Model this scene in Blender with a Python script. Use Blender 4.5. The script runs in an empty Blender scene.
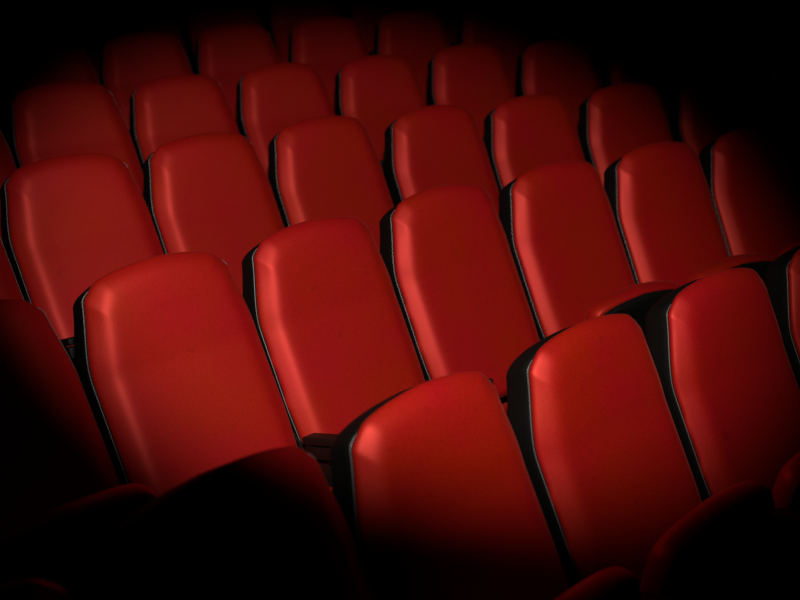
import bpy, bmesh, math, random
from mathutils import Vector, Matrix, noise
random.seed(7)
scn = bpy.context.scene
C = scn.collection
PI = math.pi

# ------------------------------------------------------------------ layout
PITCH = 0.55          # seat to seat
CURV = 0.12127        # rows bend gently round the stage
DEPTH = 0.90741       # row to row
RISE, RISE2 = 0.24478, 0.006624
TOP = 1.05            # height of the upper back corner above its own floor
ROWS = ['Z', 'A', 'B', 'C', 'D', 'E', 'F', 'G']
OFF = {'Z': -0.30, 'A': 0.12375, 'B': 0.0, 'C': 0.7786, 'D': 1.23567, 'E': 2.13495, 'F': 2.60, 'G': 3.1}

def row_z(j):
    return j * RISE + RISE2 * j * j

def seat_pose(row, i, ex=0.0, ey=0.0):
    j = ROWS.index(row) - 2
    X = i * PITCH + OFF[row]
    th = CURV * X
    return Vector((X + ex, j * DEPTH - 0.5 * CURV * X * X + ey - CURV * X * ex, row_z(j))), -math.atan(th)

# ------------------------------------------------------------------ materials
def mat(name):
    m = bpy.data.materials.new(name); m.use_nodes = True
    nt = m.node_tree; b = nt.nodes['Principled BSDF']
    return m, nt, b

def velvet():
    m, nt, b = mat('red_velvet')
    N = nt.nodes; L = nt.links
    tc = N.new('ShaderNodeTexCoord'); oi = N.new('ShaderNodeObjectInfo')
    add = N.new('ShaderNodeVectorMath'); add.operation = 'ADD'
    sc = N.new('ShaderNodeVectorMath'); sc.operation = 'SCALE'; sc.inputs[3].default_value = 13.0
    cmb = N.new('ShaderNodeCombineXYZ')
    L.new(oi.outputs['Random'], cmb.inputs[0]); L.new(oi.outputs['Random'], cmb.inputs[1])
    L.new(cmb.outputs[0], sc.inputs[0]); L.new(tc.outputs['Object'], add.inputs[0]); L.new(sc.outputs[0], add.inputs[1])
    big = N.new('ShaderNodeTexNoise'); big.inputs['Scale'].default_value = 4.0; big.inputs['Detail'].default_value = 3.0
    fine = N.new('ShaderNodeTexNoise'); fine.inputs['Scale'].default_value = 190.0; fine.inputs['Detail'].default_value = 4.0
    L.new(add.outputs[0], big.inputs['Vector']); L.new(add.outputs[0], fine.inputs['Vector'])
    r1 = N.new('ShaderNodeValToRGB')
    r1.color_ramp.elements[0].position = 0.35; r1.color_ramp.elements[0].color = (*RED_A, 1)
    r1.color_ramp.elements[1].position = 0.65; r1.color_ramp.elements[1].color = (*RED_B, 1)
    L.new(big.outputs['Fac'], r1.inputs[0])
    r2 = N.new('ShaderNodeMapRange'); r2.inputs[1].default_value = 0.3; r2.inputs[2].default_value = 0.7
    r2.inputs[3].default_value = 0.84; r2.inputs[4].default_value = 1.12
    L.new(fine.outputs['Fac'], r2.inputs[0])
    mx = N.new('ShaderNodeVectorMath'); mx.operation = 'SCALE'
    L.new(r1.outputs[0], mx.inputs[0]); L.new(r2.outputs[0], mx.inputs[3])
    # small worn stains, sparse
    st = N.new('ShaderNodeTexNoise'); st.inputs['Scale'].default_value = 22.0; st.inputs['Detail'].default_value = 1.0
    L.new(add.outputs[0], st.inputs['Vector'])
    sr = N.new('ShaderNodeMapRange'); sr.inputs[1].default_value = 0.72; sr.inputs[2].default_value = 0.82
    sr.inputs[3].default_value = 1.0; sr.inputs[4].default_value = 0.8
    L.new(st.outputs['Fac'], sr.inputs[0])
    mx2 = N.new('ShaderNodeVectorMath'); mx2.operation = 'SCALE'
    L.new(mx.outputs[0], mx2.inputs[0]); L.new(sr.outputs[0], mx2.inputs[3])
    L.new(mx2.outputs[0], b.inputs['Base Color'])
    b.inputs['Roughness'].default_value = 0.51
    b.inputs['IOR'].default_value = 1.72
    b.inputs['Specular IOR Level'].default_value = 1.0
    b.inputs['Specular Tint'].default_value = (1.0, 0.13, 0.11, 1)      # the pile shines red
    b.inputs['Sheen Weight'].default_value = SHEEN
    b.inputs['Sheen Roughness'].default_value = 0.35
    b.inputs['Sheen Tint'].default_value = (1.0, 0.16, 0.13, 1)
    bp = N.new('ShaderNodeBump'); bp.inputs['Strength'].default_value = 0.12; bp.inputs['Distance'].default_value = 0.001
    L.new(fine.outputs['Fac'], bp.inputs['Height']); L.new(bp.outputs[0], b.inputs['Normal'])
    return m

def plain(name, col, rough, metal=0.0, spec=0.5, nscale=60.0, namp=0.15):
    m, nt, b = mat(name)
    N = nt.nodes; L = nt.links
    tc = N.new('ShaderNodeTexCoord')
    n = N.new('ShaderNodeTexNoise'); n.inputs['Scale'].default_value = nscale; n.inputs['Detail'].default_value = 3
    L.new(tc.outputs['Object'], n.inputs['Vector'])
    r = N.new('ShaderNodeMapRange'); r.inputs[3].default_value = 1 - namp; r.inputs[4].default_value = 1 + namp
    L.new(n.outputs['Fac'], r.inputs[0])
    rgb = N.new('ShaderNodeRGB'); rgb.outputs[0].default_value = (*col, 1)
    s = N.new('ShaderNodeVectorMath'); s.operation = 'SCALE'
    L.new(rgb.outputs[0], s.inputs[0]); L.new(r.outputs[0], s.inputs[3]); L.new(s.outputs[0], b.inputs['Base Color'])
    b.inputs['Roughness'].default_value = rough; b.inputs['Metallic'].default_value = metal
    b.inputs['Specular IOR Level'].default_value = spec
    return m

RED_A = (0.300, 0.0085, 0.0014); RED_B = (0.318, 0.0040, 0.0064); SHEEN = 0.12
M_RED = velvet()
M_SHELL = plain('black_plastic', (0.003, 0.0032, 0.003), 0.7, spec=0.12, nscale=200)
M_ARM = plain('black_rubber', (0.004, 0.0045, 0.004), 0.6, spec=0.2)
M_TRIM = plain('pale_edge_trim', (0.20, 0.20, 0.21), 0.45, metal=0.5)
M_STEEL = plain('dark_steel', (0.012, 0.012, 0.012), 0.45, metal=0.5)
M_BOLT = plain('bolt_steel', (0.10, 0.10, 0.10), 0.4, metal=0.9)
M_CARPET = plain('dark_carpet', (0.010, 0.008, 0.008), 0.95, spec=0.1, nscale=300, namp=0.4)
M_WALL = plain('black_wall', (0.008, 0.007, 0.007), 0.9, spec=0.1, nscale=8)

# ------------------------------------------------------------------ mesh helpers
def to_obj(name, bm, m, parent=None, smooth=True):
    me = bpy.data.meshes.new(name)
    bmesh.ops.recalc_face_normals(bm, faces=bm.faces)
    bm.to_mesh(me); bm.free()
    if smooth:
        for p in me.polygons: p.use_smooth = True
    me.materials.append(m)
    o = bpy.data.objects.new(name, me); C.objects.link(o)
    if parent is not None: o.parent = parent
    return o

def rings(bm, loops, closed=True, cap0=False, cap1=False):
    vs = [[bm.verts.new(p) for p in lp] for lp in loops]
    n = len(vs[0])
    for a, b in zip(vs, vs[1:]):
        for k in range(n if closed else n - 1):
            q = (k + 1) % n
            bm.faces.new((a[k], a[q], b[q], b[k]))
    if cap0: bm.faces.new(vs[0])
    if cap1: bm.faces.new(vs[-1][::-1])
    return vs

def box(bm, x0, x1, y0, y1, z0, z1, bev=0.0, seg=2, M=None):
    r = bmesh.ops.create_cube(bm, size=1)
    vs = r['verts']
    for v in vs:
        v.co = Vector((x0 + (v.co.x + .5) * (x1 - x0), y0 + (v.co.y + .5) * (y1 - y0), z0 + (v.co.z + .5) * (z1 - z0)))
    if bev:
        es = list({e for v in vs for e in v.link_edges})
        r = bmesh.ops.bevel(bm, geom=es, offset=bev, segments=seg, profile=0.6, affect='EDGES')
        vs = list({v for f in r['faces'] for v in f.verts} | {v for v in vs if v.is_valid})
    if M is not None:
        for v in vs: v.co = M @ v.co
    return vs

def tube(bm, pts, r, n=8, cap=True):
    loops = []
    for k, p in enumerate(pts):
        a = pts[max(k - 1, 0)]; b = pts[min(k + 1, len(pts) - 1)]
        t = (Vector(b) - Vector(a)).normalized()
        u = t.cross(Vector((0, 1, 0)));
        if u.length < 1e-4: u = t.cross(Vector((1, 0, 0)))
        u.normalize(); w = t.cross(u)
        loops.append([Vector(p) + r * (math.cos(2 * PI * q / n) * u + math.sin(2 * PI * q / n) * w) for q in range(n)])
    rings(bm, loops, True, cap, cap)

# ------------------------------------------------------------------ backrest geometry
# local frame of a seat: x across, -y forward, z up from its floor; trim plane passes y=0 at height TOP
WK, WU, HBOT = 0.2615, 0.223, -0.70
def lean(h):
    """forward position of the trim line at height h below/above the upper corner"""
    h = min(h, 0.09)
    def raw(t):
        if t > -0.2276: return -0.2127 * t
        return 0.0484 + (-0.2276 - t) * 0.407
    return sum(raw(h + d) for d in (-0.018, -0.011, -0.004, 0.004, 0.011, 0.018)) / 6
def sm(t):
    t = max(0, min(1, t)); return t * t * (3 - 2 * t)
def halfw(h):
    return WU + (WK - WU) * sm((0.02 - h) / 0.25) - 0.012 * sm((-0.45 - h) / 0.25)

def outline():
    """closed outline (x,h), start bottom left, up the left side, over the top, down the right side"""
    L = []
    hs = [HBOT + (-0.03 - HBOT) * k / 60 for k in range(61)]
    # upper corner and arch: cubic from (-WU,0) up to (0,.078)
    L = [(-halfw(h), h) for h in hs]
    P = [(-halfw(-0.03), -0.03), (-0.2235, 0.013), (-0.112, 0.036), (0.0, 0.038)]
    arch = []
    for k in range(1, 25):
        t = k / 24
        c = [(1 - t) ** 3, 3 * t * (1 - t) ** 2, 3 * t * t * (1 - t), t ** 3]
        arch.append((sum(c[q] * P[q][0] for q in range(4)), sum(c[q] * P[q][1] for q in range(4))))
    L += arch
    full = L + [(-x, h) for x, h in reversed(L[:-1])]
    # rounded lower corners and straight bottom
    out = []
    for x, h in full: out.append((x, h))
    nb = 24
    bottom = [(halfw(HBOT) * (1 - 2 * k / nb), HBOT) for k in range(1, nb)]
    return out + bottom
OUT = outline()
NSIDE = 61 + 24 + 84     # points before the bottom run
SPT, SPB = -0.15, -0.58
def inner(p, d):
    """move an outline point towards the spine by about d metres"""
    x, h = p
    xi = x * (1 - d / 0.24)
    return (xi, h - d * 0.92 * sm((h + 0.32) / 0.34) + d * 0.9 * sm((-0.56 - h) / 0.14))
def loop_at(d, f, puff=0.0, ftop=None, drop=0.0):
    res = []
    for x, h in OUT:
        xi, hi = inner((x, h), d)
        hi += puff * sm((0.225 - abs(x)) / 0.045) * (h > -0.1) - drop * sm((h + 0.20) / 0.22)
        if ftop is not None:
            # over the top the bolster melts into a plain rounded edge
            w_ = sm(((min(h, -0.03) + 0.17) + (max(0.0, 0.2235 - abs(x)) if h > -0.03 else 0)) / 0.25) if h > -0.17 else 0
            fl = sm((-0.50 - h) / 0.2)
            w_ = max(w_, fl)
            res.append(Vector((xi, -(lean(hi) + f * (1 - w_) + ftop * w_), hi + TOP)))
            continue
        res.append(Vector((xi, -(lean(hi) + f), hi + TOP)))
    return res

def fill_panel(bm, ring, fy):
    """fill the inner loop with rows running from its left points to its right points"""
    m = 24; NL = 61 + 24
    row_prev = None
    lo = NSIDE
    bottom = [ring[0]] + [ring[(NSIDE + m - 1 - k)] for k in range(1, m)] + [ring[NSIDE - 1]]
    row_prev = bottom
    for k in range(1, NL - 1):
        a = ring[k]; b = ring[NSIDE - 1 - k]
        row = [a]
        for q in range(1, m):
            t = q / m; p = a.co.lerp(b.co, t); h = p.z - TOP
            row.append(bm.verts.new((p.x, -(lean(h) + fy(t, (a.co - b.co).length)), p.z)))
        row.append(b)
        for q in range(m): bm.faces.new((row_prev[q], row_prev[q + 1], row[q + 1], row[q]))
        row_prev = row
    crest = ring[NL - 1]
    for q in range(m): bm.faces.new((row_prev[q], row_prev[q + 1], crest))

def make_backrest_mesh(wear=False):
    bm = bmesh.new()
    #        inset  forward  puff over the top   forward over the top
    prof = [(0.006, -0.004, .0, -.004), (0.0012, 0.002, .006, .001), (-0.0004, 0.008, .013, .006), (0.0014, 0.0140, .018, .012), (0.0056, 0.0192, .022, .018),
            (0.0110, 0.0242, .024, .024), (0.0166, 0.0289, .0245, .030), (0.0222, 0.0334, .024, .0355), (0.0278, 0.0377, .022, .0405), (0.0334, 0.0416, .020, .0440),
            (0.0390, 0.0450, .0175, .0465), (0.0446, 0.0477, .015, .0483), (0.0505, 0.0497, .013, .0494), (0.057, 0.0511, .011, .0502), (0.064, 0.0519, .009, .0508),
            (0.072, 0.0523, .007, .0512), (0.082, 0.0524, .004, .0516), (0.094, 0.0522, .001, .0519), (0.106, 0.0520, 0, .0520)]
    loops = [loop_at(d, f, g, ft) for d, f, g, ft in prof]
    if wear:
        rr = random.Random(wear)
        spots = [-0.33 - 0.02 * rr.random(), -0.43 - 0.05 * rr.random()]
        for k, lp in enumerate(loops[1:4]):
            for v in lp:
                for sh in spots:
                    if v.x < -0.2:
                        g = math.exp(-((v.z - TOP - sh) / 0.022) ** 2)
                        v.x -= 0.0035 * g; v.y += 0.002 * g
    vs = rings(bm, loops)
    fill_panel(bm, vs[-1], lambda t, wd: 0.052 - 0.0012 * math.sin(PI * t) * sm(wd / 0.28))
    bm.faces.new(vs[0])
    bmesh.ops.triangulate(bm, faces=[f for f in bm.faces if len(f.verts) > 4])
    return bm

def make_shell_mesh():
    bm = bmesh.new()
    prof = [(0.03, 0.000), (-0.0005, 0.0), (-0.0035, -0.004), (-0.0042, -0.020), (-0.0035, -0.060), (-0.001, -0.074),
            (0.006, -0.084), (0.018, -0.090), (0.04, -0.094), (0.07, -0.0955), (0.10, -0.0965)]
    vs = rings(bm, [loop_at(d, f * 1.12, drop=0.032 * sm(-f / 0.10)) for d, f in prof])
    fill_panel(bm, vs[-1], lambda t, y: -0.1081)
    return bm

def make_trim_mesh(run):
    """one strip up a side of the back, tucked in at the corner"""
    bm = bmesh.new()
    pts = []
    for x, h in run:
        xi, hi = inner((x, h), -0.0025)
        pts.append(Vector((xi, -(lean(hi) + 0.001), hi + TOP)))
    tube(bm, pts, 0.0012, 8)
    return bm

# ------------------------------------------------------------------ tip-up seat cushion, built lying flat, hinge at origin, front towards -y
CW, CL, CT = 0.225, 0.345, 0.085
def cushion_outline(inset=0.0):
    pts = []
    w = CW - inset; l = CL - inset
    # start back-left, to front-left corner, curved front, front-right, back-right
    for k in range(9): pts.append((-w, -inset - (l - 0.07 - inset) * k / 8))
    P = [(-w, -(l - 0.07)), (-w, -(l - 0.018)), (-w * 0.80, -(l - 0.004)), (0, -l - 0.012)]
    for k in range(1, 17):
        t = k / 16; c = [(1 - t) ** 3, 3 * t * (1 - t) ** 2, 3 * t * t * (1 - t), t ** 3]
        pts.append((sum(c[q] * P[q][0] for q in range(4)), sum(c[q] * P[q][1] for q in range(4))))
    full = pts + [(-x, y) for x, y in reversed(pts[:-1])]
    return full
def make_cushion_mesh():
    bm = bmesh.new()
    prof = [(0.016, 0.012), (0.004, 0.012), (0.0, 0.018), (-0.002, 0.038), (0.0, 0.055), (0.006, 0.070), (0.016, 0.080), (0.032, 0.086), (0.06, 0.088), (0.10, 0.088)]
    loops = []
    for ins, z in prof:
        loops.append([Vector((x, y, z - (0.02 * sm((0.12 + y) / 0.12) if z > 0.05 else 0))) for x, y in cushion_outline(ins)])
    rings(bm, loops, True, True, True)
    bmesh.ops.triangulate(bm, faces=[f for f in bm.faces if len(f.verts) > 4])
    return bm
def make_pan_mesh():
    bm = bmesh.new()
    prof = [(0.10, -0.012), (0.05, -0.012), (0.03, -0.010), (0.018, -0.005), (0.011, 0.004), (0.010, 0.022)]
    rings(bm, [[Vector((x, y, z)) for x, y in cushion_outline(i)] for i, z in prof], True, True, True)
    bmesh.ops.triangulate(bm, faces=[f for f in bm.faces if len(f.verts) > 4])
    for x in (-0.12, -0.04, 0.04, 0.12):       # stiffening ribs
        box(bm, x - 0.004, x + 0.004, -0.26, -0.06, -0.018, -0.010, 0.002, 1)
    return bm

HINGE = Vector((0, -0.345, 0.338))
ANG_UP, ANG_DOWN = math.radians(69), math.radians(4)

ME = {}
def cache(name, bm, m, smooth=True):
    me = bpy.data.meshes.new(name)
    bmesh.ops.recalc_face_normals(bm, faces=bm.faces)
    bm.to_mesh(me); bm.free()
    if smooth:
        for p in me.polygons: p.use_smooth = True
    me.materials.append(m); ME[name] = me
    return me

cache('backrest', make_backrest_mesh(), M_RED)
cache('backrest_worn', make_backrest_mesh(3), M_RED)
cache('back_shell', make_shell_mesh(), M_SHELL)
cache('edge_trim', make_trim_mesh(OUT[:68]), M_TRIM)
cache('edge_trim_far', make_trim_mesh(OUT[NSIDE - 68:NSIDE]), M_TRIM)
ME['edge_trim_far'].name = 'edge_trim_mirrored'
cache('seat_cushion', make_cushion_mesh(), M_RED)
cache('seat_pan', make_pan_mesh(), M_SHELL, False)
def tiltarm(bm):
    bmesh.ops.rotate(bm, verts=bm.verts, cent=(0, -0.262, 0.50), matrix=Matrix.Rotation(math.radians(-14), 3, 'X'))
bm = bmesh.new()                                   # armrest: padded cap over a lower rail
XA = -0.268
box(bm, XA - 0.024, XA + 0.024, -0.52, -0.262, 0.495, 0.520, 0.007, 3)
tiltarm(bm)
cache('armrest', bm, M_ARM)
bm = bmesh.new()
box(bm, XA - 0.022, XA + 0.022, -0.50, -0.262, 0.452, 0.491, 0.004, 2)
tiltarm(bm)
cache('arm_rail', bm, M_ARM)
bm = bmesh.new()                                   # upright between two seats
poly = [(-0.36, 0.455), (-0.262, 0.440), (-0.17, 0.50), (-0.13, 0.46), (-0.20, 0.30), (-0.20, 0.02), (-0.36, 0.02), (-0.36, 0.30)]
fa = [bm.verts.new((XA - 0.005, y, z)) for y, z in poly]; fb = [bm.verts.new((XA + 0.005, y, z)) for y, z in poly]
bm.faces.new(fa); bm.faces.new(fb[::-1])
for k in range(len(poly)):
    q = (k + 1) % len(poly); bm.faces.new((fa[k], fa[q], fb[q], fb[k]))
cache('support_stand', bm, M_STEEL, False)
bm = bmesh.new()
box(bm, XA - 0.035, XA + 0.035, -0.40, -0.16, 0.0, 0.02, 0.004, 2)
cache('foot_plate', bm, M_STEEL)
bm = bmesh.new()
tube(bm, [(XA - 0.005, -0.325, 0.312), (0.243, -0.325, 0.312)], 0.012, 12)
cache('hinge_bar', bm, M_STEEL)
bm = bmesh.new()
tube(bm, [(XA - 0.0085, -0.24, 0.40), (XA - 0.003, -0.24, 0.40)], 0.012, 16)
cache('bolt', bm, M_BOLT)

def piece(name, mesh, parent):
    o = bpy.data.objects.new(name, ME[mesh]); C.objects.link(o); o.parent = parent
    return o

def theater_seat(row, i, label, group, up=True, worn=False, ex=0.0, ey=0.0, ez=0.0):
    loc, rz = seat_pose(row, i, ex, ey)
    t = bpy.data.objects.new('theater_seat', None); C.objects.link(t)
    t.empty_display_size = 0.2
    t.location = loc; t.rotation_euler = (0, 0, rz)
    t['label'] = label; t['category'] = 'theater seat'; t['group'] = group
    b = piece('backrest', 'backrest_worn' if worn else 'backrest', t)
    s = piece('back_shell', 'back_shell', t)
    s['label'] = 'black plastic back shell'
    e = piece('edge_trim', 'edge_trim', t)
    e['label'] = 'thin pale edge trim'
    e2 = piece('edge_trim', 'edge_trim_far', t)
    e2['label'] = 'thin pale edge trim'
    for q in (b, s, e, e2): q.location.z = ez          # the backs do not all sit quite level
    c = piece('seat_cushion', 'seat_cushion', t)
    c.location = HINGE; c.rotation_euler = (-(ANG_UP if up is True else ANG_DOWN if up is False else math.radians(up)), 0, 0)
    p = piece('seat_pan', 'seat_pan', c); p['label'] = 'black underside of the seat cushion'
    for nm in ('armrest', 'arm_rail', 'support_stand', 'foot_plate', 'hinge_bar'):
        q = piece(nm, nm, t)
        if nm in ('armrest', 'support_stand'): q['label'] = 'black ' + nm.replace('_', ' ')
        if nm == 'support_stand': piece('bolt', 'bolt', q)
    return t

# ------------------------------------------------------------------ the seats
CORR = {('A', -1): (-.010, 0), ('A', 0): (-.010, .012), ('A', 1): (-.010, .012), ('A', 2): (.002, -.006), ('A', 3): (.001, -.025), ('A', 4): (.010, -.034),
        ('B', 1): (.008, -.003), ('B', 2): (.001, -.005), ('B', 3): (.004, .005), ('B', 4): (.008, .014), ('B', 5): (.003, .023), ('B', 6): (-.008, .042),
        ('C', 0): (.002, -.004), ('C', 1): (-.003, .004), ('C', 2): (-.002, .003), ('C', 3): (.010, -.014), ('C', 4): (.001, -.009), ('C', 5): (-.001, -.006),
        ('E', 0): (-.006, .006), ('E', 1): (-.008, .005), ('E', 2): (.006, -.005), ('E', 3): (.007, -.004), ('E', 4): (.006, -.005)}
SPAN = {'A': (-1, 4), 'B': (0, 6), 'C': (-1, 7), 'D': (-1, 7), 'E': (-1, 6), 'F': (-1, 6)}
EZ = {('A', 1): -.018, ('A', 2): -.020, ('A', 3): -.010, ('B', 3): .018, ('B', 4): .020, ('B', 5): .02, ('B', 6): .02, ('C', 0): .010, ('C', 1): .016, ('C', 2): .018, ('C', 4): -.012,
      ('C', 5): -.016, ('C', 6): -.016, ('D', 0): .018, ('D', 2): .008, ('D', 4): .012, ('D', 5): -.01, ('E', 0): -.008}
LIFTED = {('B', 0), ('B', 4), ('B', 5), ('B', 6), ('A', -1), ('A', 0), ('A', 1), ('A', 2), ('A', 3), ('A', 4)}
WORN = {('B', 2), ('A', 2), ('A', 3), ('B', 3)}
ORD = ['leftmost', 'second from the left', 'third from the left', 'fourth from the left', 'fifth from the left', 'sixth from the left',
       'seventh from the left', 'eighth from the left']
ROWN = {'A': ('nearest row', 'seats of the nearest row'), 'B': ('second row from the front', 'seats of the second row from the front'),
        'C': ('third row', 'seats of the third row from the front'), 'D': ('fourth row', 'seats of the fourth row from the front'),
        'E': ('dim fifth row', 'seats of the dim fifth row'), 'F': ('dark backmost row', 'seats of the dark backmost row')}
LBL = {
    ('A', -1): 'red seat lost in the dark bottom left corner, only its top edge in frame',
    ('A', 0): 'nearest-row red seat almost black in shadow, only its top right edge lit',
    ('A', 1): 'blurred bright red seat in the nearest row, right of the shadowed black one',
    ('A', 2): 'bright red seat, middle of the nearest row, wide black shell edge on its left',
    ('A', 3): 'red seat in the nearest row, right beside the frame-edge sliver of seat',
    ('A', 4): 'sliver of a red seat cut by the right frame edge, nearest row',
    ('B', 0): 'dim shadowed red seat cut by the left frame edge, second row from front',
    ('B', 1): 'large bright red seat at left, directly behind the shadowed black seat',
    ('B', 2): 'bright red second-row seat with a black armrest at its lower left corner',
    ('B', 3): 'red seat in the centre of the picture, second row, cushion folded down',
    ('B', 4): 'red second-row seat showing its tipped-up cushion and black cushion underside',
    ('B', 5): 'red second-row seat, its dim tipped-up cushion just peeking over the nearest row',
    ('B', 6): 'red seat at right end of second row, right half fading to black',
    ('C', -1): 'narrow strip of a red seat at the left frame edge, third row from the front',
    ('C', 7): 'black unlit seat at the right frame edge, third row from the front',
    ('D', -1): 'thin strip of dark red seat at the left frame edge, fourth row from front',
}
for row, (a, b) in SPAN.items():
    for i in range(a, b + 1):
        n = i - a
        place = 'rightmost' if i == b else ORD[n]
        look = {'C': 'red velvet seat', 'D': 'dull red velvet seat', 'E': 'very dim dark red seat', 'F': 'almost black seat'}.get(row, 'red seat')
        if row in 'CDE' and i >= 6: look = 'unlit blackened seat'
        lab = LBL.get((row, i), '%s, %s in the %s' % (look, place, ROWN[row][0]))
        ex, ey = CORR.get((row, i), (0, 0))
        up = (73 if row == 'A' else True) if (row, i) in LIFTED else False
        theater_seat(row, i, lab, ROWN[row][1], up, (row, i) in WORN, ex, ey, EZ.get((row, i), 0))

# ------------------------------------------------------------------ stepped floor following the rows
def struct(o):
    o['kind'] = 'structure'; return o
X0, X1 = -4.5, 8.5
def arc_y(X): return -0.5 * CURV * X * X
NX = 60
prof = []
JF, JL = -4, 6
prof.append((JF * DEPTH + 0.16 - DEPTH - 4.0, row_z(-4)))
for j in range(JF, JL + 1):
    z = row_z(max(j, -4))
    yf, yb = j * DEPTH + 0.16 - DEPTH, j * DEPTH + 0.16
    prof.append((yf, z)); prof.append((yb, z))
prof.append((yb, z)); prof.append((yb + 0.8 + 4, z))
bm = bmesh.new()
loops = []
for k in range(NX + 1):
    X = X0 + (X1 - X0) * k / NX
    lp = [Vector((X, y + arc_y(X), z)) for y, z in prof]
    loops.append(lp)
rings(bm, loops, False)
bmesh.ops.remove_doubles(bm, verts=bm.verts, dist=1e-5)
struct(to_obj('floor', bm, M_CARPET, smooth=False))
YB, YF = 10.2, -11.5
YB = 6.5
def wall(name, x0, x1, y0, y1, z0, z1):
    bm = bmesh.new(); box(bm, x0, x1, y0, y1, z0, z1)
    struct(to_obj(name, bm, M_WALL, smooth=False))
wall('wall_back', X0, X1, YB, YB + 0.2, -3, 6)
wall('wall_left', X0 - 0.2, X0, YF, YB + 0.2, -3, 6)
wall('wall_right', X1, X1 + 0.2, YF, YB + 0.2, -3, 6)
wall('wall_front', X0, X1, YF - 0.2, YF, -3, 6)
wall('ceiling', X0 - 0.2, X1 + 0.2, YF - 0.2, YB + 0.2, 6, 6.2)

# ------------------------------------------------------------------ camera
Mr = [[0.6797879153916981, 0.6857673509797277, 0.26002217293464885],
      [-0.7262633151245746, 0.6788065305628966, 0.10845870720890091],
      [-0.10212730874586061, -0.2625734838010308, 0.9594921460923573]]
cam_loc = Vector((-0.68145593, -2.21356418, 0.50938695 + TOP))
cd = bpy.data.cameras.new('camera'); cam = bpy.data.objects.new('camera', cd); C.objects.link(cam)
Mw = Matrix.Identity(4)
for r in range(3):
    Mw[r][0] = Mr[r][0]; Mw[r][1] = Mr[r][2]; Mw[r][2] = -Mr[r][1]; Mw[r][3] = cam_loc[r]
cam.matrix_world = Mw
cd.sensor_width = 36.0; cd.lens = 863.268 / 800 * 36.0
cd.dof.use_dof = True; cd.dof.focus_distance = 2.65; cd.dof.aperture_fstop = 1.8
cd.clip_start = 0.05
scn.camera = cam

WARM = (1.0, 0.90, 0.80)
# ------------------------------------------------------------------ light: one soft-edged spotlight shining up the rows from beside the photographer
def heading(yaw, pitch, roll):
    y, p, r = math.radians(yaw), math.radians(pitch), math.radians(roll)
    return (Matrix.Rotation(y, 3, 'Z') @ Matrix.Rotation(p, 3, 'X') @ Matrix.Rotation(r, 3, 'Y'))
def spot(name, loc, yaw, pitch, roll, watt, half, stretch, blend, size, col):
    ld = bpy.data.lights.new(name, 'SPOT'); o = bpy.data.objects.new(name, ld); C.objects.link(o)
    R = heading(yaw, pitch, roll)                      # columns: right, forward, up
    M4 = Matrix.Identity(4)
    for r in range(3):
        M4[r][0] = R[r][0] * stretch; M4[r][1] = R[r][2]; M4[r][2] = -R[r][1]
        M4[r][3] = loc[r] + (TOP if r == 2 else 0)
    o.matrix_world = M4
    ld.energy = watt; ld.spot_size = math.radians(2 * half); ld.spot_blend = blend
    ld.shadow_soft_size = size; ld.color = col
    return o
spot('front_spot', (-0.567, -2.270, 1.185), -43.038, -23.846, 23.186, 339.6, 21.661, 1.291, 0.633, 0.05, WARM)

w = bpy.data.worlds.new('world'); scn.world = w; w.use_nodes = True
w.node_tree.nodes['Background'].inputs[0].default_value = (0.001, 0.001, 0.0008, 1)
w.node_tree.nodes['Background'].inputs[1].default_value = 0.6

scn.view_settings.view_transform = 'Standard'
scn.view_settings.look = 'None'
scn.view_settings.gamma = 1.0
scn.view_settings.exposure = 0.0
scn.view_settings.use_curve_mapping = False
